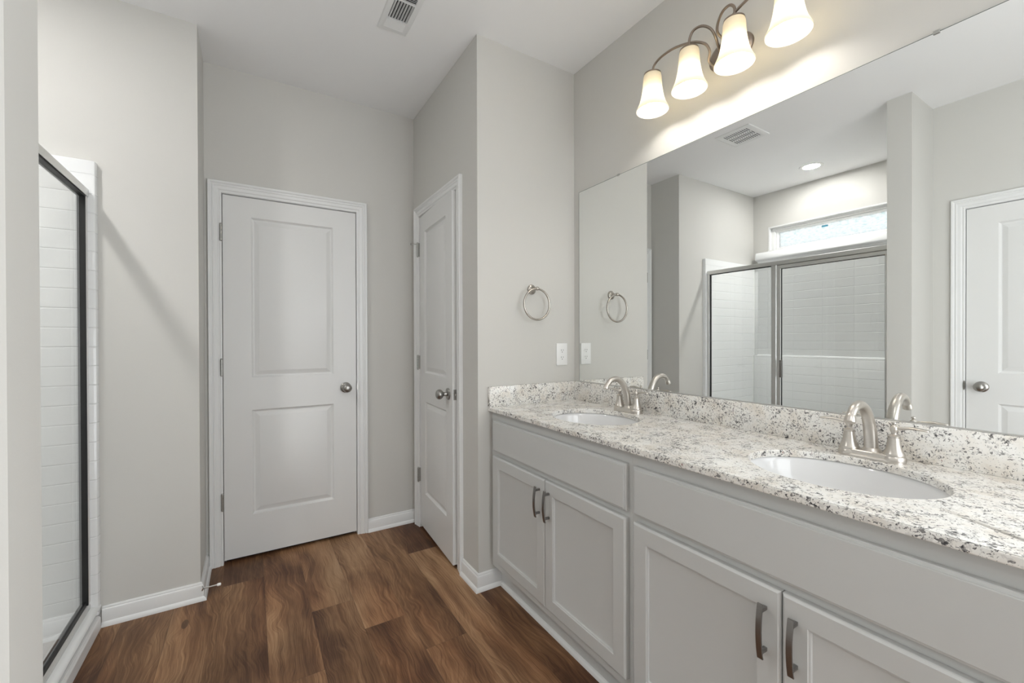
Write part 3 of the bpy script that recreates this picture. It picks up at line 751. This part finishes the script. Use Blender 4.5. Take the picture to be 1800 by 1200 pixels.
def fan():
    x0, x1, y0, y1 = -1.690, -1.405, 1.665, 1.925
    root = thing('exhaust_fan_grille', ((x0+x1)/2, (y0+y1)/2, H), 'square white exhaust fan grille in the ceiling, seen in the mirror', 'vent')
    ix0, ix1, iy0, iy1 = x0+.045, x1-.045, y0+.040, y1-.040
    M = basis((ix0, iy1, H), (1, 0, 0), (0, -1, 0), (0, 0, -1))
    g = MB(); g.frame(M, ix1-ix0, iy1-iy0, [(0, 0), (0, .0065), (.006, .0085), (.028, .0085), (.038, .005), (.040, 0)], 4)
    wx = (ix1-ix0)/3
    for k in (1, 2): g.box((ix0+wx*k-.006, iy0, H-.0065), (ix0+wx*k+.006, iy1, H-.0035))
    nb = 12
    for k in range(nb+1):
        y = iy0+(iy1-iy0)*k/nb; g.box((ix0, y-.0036, H-.0060), (ix1, y+.0036, H-.0040))
    g.build('grille', M_TRIM, root, smooth=20)
    MB().box((ix0, iy0, H-.0012), (ix1, iy1, H-.0002)).build('duct_opening', M_VENTDARK, root, smooth=0)
fan()
dl = thing('recessed_downlight', (-2.622, 1.80, H), 'round lit recessed light in the ceiling over the shower, seen in the mirror', 'ceiling light')
DM = basis((-2.622, 1.80, H), (1, 0, 0), (0, -1, 0), (0, 0, -1))
MB().lathe([(.062, 0), (.064, .004), (.075, .0055), (.088, .003), (.090, 0)], DM, 48).build('trim_ring', M_PLAST, dl)
MB().lathe([(0, .0025), (.060, .0025), (.062, .001), (.062, .0002), (0, .0002)], DM, 48).build('lens', M_CANL, dl)

# ------------------------------------------------------------------ shower window
wn = thing('window_1', (XS-.07, (WIN[0]+WIN[1])/2, WIN[2]), 'narrow high window of obscured glass over the shower, seen in the mirror', 'window', kind='structure')
WMt = basis((XS, WIN[0], WIN[2]), (0, 1, 0), (0, 0, 1), (1, 0, 0)); ww, wh = WIN[1]-WIN[0], WIN[3]-WIN[2]
m = MB(); m.frame(WMt @ Matrix.Translation((.012, .012, 0)), ww-.024, wh-.024, [(0, -.14), (0, .004), (.012, .004), (.012, -.14)], 4)
m.build('reveal', M_TRIM, wn, smooth=0)
m = MB(); m.frame(WMt @ Matrix.Translation((.070, .040, 0)), ww-.140, wh-.100, [(0, -.095), (0, -.062), (.008, -.056), (.012, -.048), (.024, -.048), (.026, -.036), (.060, -.036), (.060, -.095)], 4)
m.build('sash', M_PLAST, wn, smooth=20)
MB().box((XS-.080, WIN[0]+.066, WIN[2]+.036), (XS-.076, WIN[1]-.066, WIN[3]-.056)).build('pane', M_RAIN, wn, smooth=0)
MB().box((XS-.0755, 1.858, 2.298), (XS-.068, 1.908, 2.315), .0015, 1).build('latch', M_STICK, wn)

# ------------------------------------------------------------------ shower
sp_y1, sp_y0, sp_x = YS-.030, YP1+.030, XS+.030
ss = thing('shower_surround', (-2.57, 1.785, 0), 'glossy white tiled shower surround with raised threshold', 'shower')
def endpanel(yf, yw, s_):
    m = MB(); top = 2.008; xf = -2.134
    pts = [(XS, yf), (xf-.012, yf), (xf-.003, yf+s_*.004), (xf, yf+s_*.012), (xf, yw), (XS, yw)]
    A = [m.bm.verts.new((p, q, .060)) for p, q in pts]; B_ = [m.bm.verts.new((p, q, top)) for p, q in pts]; n = len(pts)
    for k in range(n): m.bm.faces.new((A[k], A[(k+1) % n], B_[(k+1) % n], B_[k]))
    m.bm.faces.new(A[::-1]); m.bm.faces.new(B_)
    es = [e for e in m.bm.edges if abs(e.verts[0].co.z-top) < 1e-4 and abs(e.verts[1].co.z-top) < 1e-4 and not (abs(e.verts[0].co.y-yw) < 1e-4 and abs(e.verts[1].co.y-yw) < 1e-4)]
    bmesh.ops.bevel(m.bm, geom=es, offset=.007, segments=3, affect='EDGES', profile=.5)
    return m
endpanel(sp_y1, YS-.0004, 1).build('end_panel', M_TILE, ss, smooth=40)
endpanel(sp_y0, YP1+.0004, -1).build('end_panel', M_TILE, ss, smooth=40)
m = MB(); m.prism([(XS, .060), (sp_x+.022, .060), (sp_x+.022, 1.062), (sp_x+.018, 1.070), (sp_x+.008, 1.074), (sp_x, 1.076), (sp_x, 2.030), (sp_x+.008, 2.040), (sp_x+.020, 2.046), (sp_x+.040, 2.048), (sp_x+.052, 2.054), (sp_x+.056, 2.062), (sp_x+.046, 2.116), (sp_x+.038, 2.126), (sp_x+.024, 2.132), (XS, 2.132)], YP1+.03, 2.452, 'y')
m.box((XS, 2.452, .060), (sp_x+.022, sp_y1, 1.068), .003, 2).box((XS, 2.452, 1.06), (sp_x, sp_y1, 2.008), .002, 1)
m.build('back_panel', M_TILE, ss, smooth=40)
m = MB()
m.prism([(-2.145, 0), (-2.145, .074), (-2.136, .078), (-2.132, .086), (-2.134, .094), (-2.141, .100), (-2.150, .102), (-2.192, .102), (-2.202, .100), (-2.212, .092), (-2.225, .060), (-2.236, .048), (-2.26, .042), (XS+.05, .034), (XS+.05, 0)], YP1, YS, 'y')
m.prism([(sp_y1+.002, 0), (sp_y1+.002, .10), (sp_y1-.012, .10), (sp_y1-.030, .060), (sp_y1-.045, .040), (sp_y1-.045, 0)], XS, -2.2, 'x')
m.box((XS, YP1, 0), (XS+.06, YS, .10), .004, 2)
m.build('base_pan', M_ACRYL, ss, smooth=40)
MB().lathe([(0, .005), (.040, .005), (.050, .003), (.052, 0), (0, 0)], Matrix.Translation((-2.62, 1.785, .0370)), 28).build('drain', M_NICKEL, ss)
tag(MB().prism([(-2.1445, 0), (-2.1445, .056), (-2.138, .056), (-2.132, .053), (-2.1285, .046), (-2.1285, 0)], YP1+.0005, YS-.0255, 'y').build('trim_2', M_TRIM, smooth=25), 'white trim strip along the foot of the shower threshold', 'trim', kind='structure')

GX = -2.172; GW = .013
se = thing('shower_enclosure', (GX, 1.785, .102), 'clear glass shower screen and door in a silver frame', 'shower door')
ye1, ye0 = sp_y1-.0005, sp_y0+.0005
HZ0, HZ1 = 1.850, 1.884
m = MB(); m.prism([(GX-GW-.004, HZ0), (GX-GW-.004, HZ1-.003), (GX-GW-.001, HZ1), (GX+GW+.001, HZ1), (GX+GW+.004, HZ1-.003), (GX+GW+.004, HZ0), (GX+GW+.002, HZ0), (GX+GW+.002, HZ0+.004), (GX-GW-.002, HZ0+.004), (GX-GW-.002, HZ0)], ye0, ye1-.002, 'y'); m.build('header', M_SILVER, se, smooth=20)
m = MB(); m.prism([(GX-GW, .1025), (GX-GW, .128), (GX-GW+.004, .130), (GX+GW-.004, .122), (GX+GW, .114), (GX+GW, .1025)], ye0, ye1, 'y'); m.build('bottom_track', M_SILVER, se, smooth=20)
MB().box((GX-GW, ye1-.024, .128), (GX+GW, ye1, HZ0), .002, 1).build('wall_jamb', M_SILVER, se, smooth=20)
MB().box((GX-GW, ye0, .128), (GX+GW, ye0+.030, HZ0), .002, 1).build('wall_jamb', M_SILVER, se, smooth=20)
YM1, YM0 = 1.899, 1.860
MB().box((GX-GW, YM0, .128), (GX+GW, YM1, HZ0+.001), .002, 1).build('centre_post', M_SILVER, se, smooth=20)
fp = MB().box((GX-.003, YM1, .126), (GX+.003, ye1-.022, HZ0+.002)).build('fixed_glass', M_GLASS, se, smooth=0)
m = MB()
for a, b_ in (((GX-.0135, ye1-.0285, .126), (GX+.0125, ye1-.0238, HZ0)), ((GX-.0135, YM1, HZ0-.006), (GX+.0125, ye1-.024, HZ0-.0002)), ((GX-.0105, YM1, .122), (GX+.0065, ye1-.024, .142)), ((GX-.0055, YM1, .126), (GX+.0055, YM1+.004, HZ0))):
    m.box(a, b_)
m.build('glazing_seal', M_GASKET, fp, smooth=0)
# hinged glass door with mitred frame
dr = MB(); DY0, DY1, DZ0, DZ1 = ye0+.034, 1.854, .140, 1.846; fw = .030
DMt = basis((GX, DY0+fw, DZ0+fw), (0, 1, 0), (0, 0, 1), (1, 0, 0))
dr.frame(DMt, DY1-DY0-2*fw, DZ1-DZ0-2*fw, [(0, -.010), (0, .010), (.003, .014), (fw-.004, .016), (fw, .013), (fw, -.013), (fw-.004, -.014), (.003, -.012)], 4)
dro = dr.build('door_frame', M_SILVER, se, smooth=15)
MB().box((GX-.003, DY0+fw-.003, DZ0+fw-.003), (GX+.003, DY1-fw+.003, DZ1-fw+.003)).build('door_glass', M_GLASS, dro, smooth=0)
m = MB(); m.frame(DMt @ Matrix.Translation((.003, .003, 0)), DY1-DY0-2*fw-.006, DZ1-DZ0-2*fw-.006, [(0, -.005), (0, .005), (.0035, .005), (.0035, -.005)], 4); m.build('glazing_seal', M_GASKET, dro, smooth=0)
MB().box((GX+.012, DY1-fw-.016, .922), (GX+.034, DY1-fw+.004, 1.062), .003, 2).build('door_pull', M_PULL, dro)

# the downlight's own beam
sl = bpy.data.lights.new('downlight_beam', 'SPOT'); sl.energy = 38; sl.spot_size = math.radians(108); sl.spot_blend = .7; sl.shadow_soft_size = .055; sl.color = (1., .985, .965)
so = bpy.data.objects.new('downlight_beam', sl); COL.objects.link(so); so.location = (-2.622, 1.80, H-.012)
attach(so, dl)

# unseen dome added behind the viewer to fill the room with light
dm = thing('added_fill_dome', (-1.15, -.55, H), 'round white dome added on the ceiling behind the viewer as fill light', 'ceiling light')
CM = basis((-1.15, -.55, H), (1, 0, 0), (0, -1, 0), (0, 0, -1))
MB().lathe([(0, 0), (.175, 0), (.175, .022), (.165, .026), (0, .026)], CM, 48).build('base', M_NICKEL, dm)
MB().lathe([(.160, .026), (.158, .045), (.140, .070), (.100, .090), (.050, .100), (0, .103)], CM, 48).build('dome', emit('fill_dome_glow', (1., .98, .95), FILL_DOME), dm)
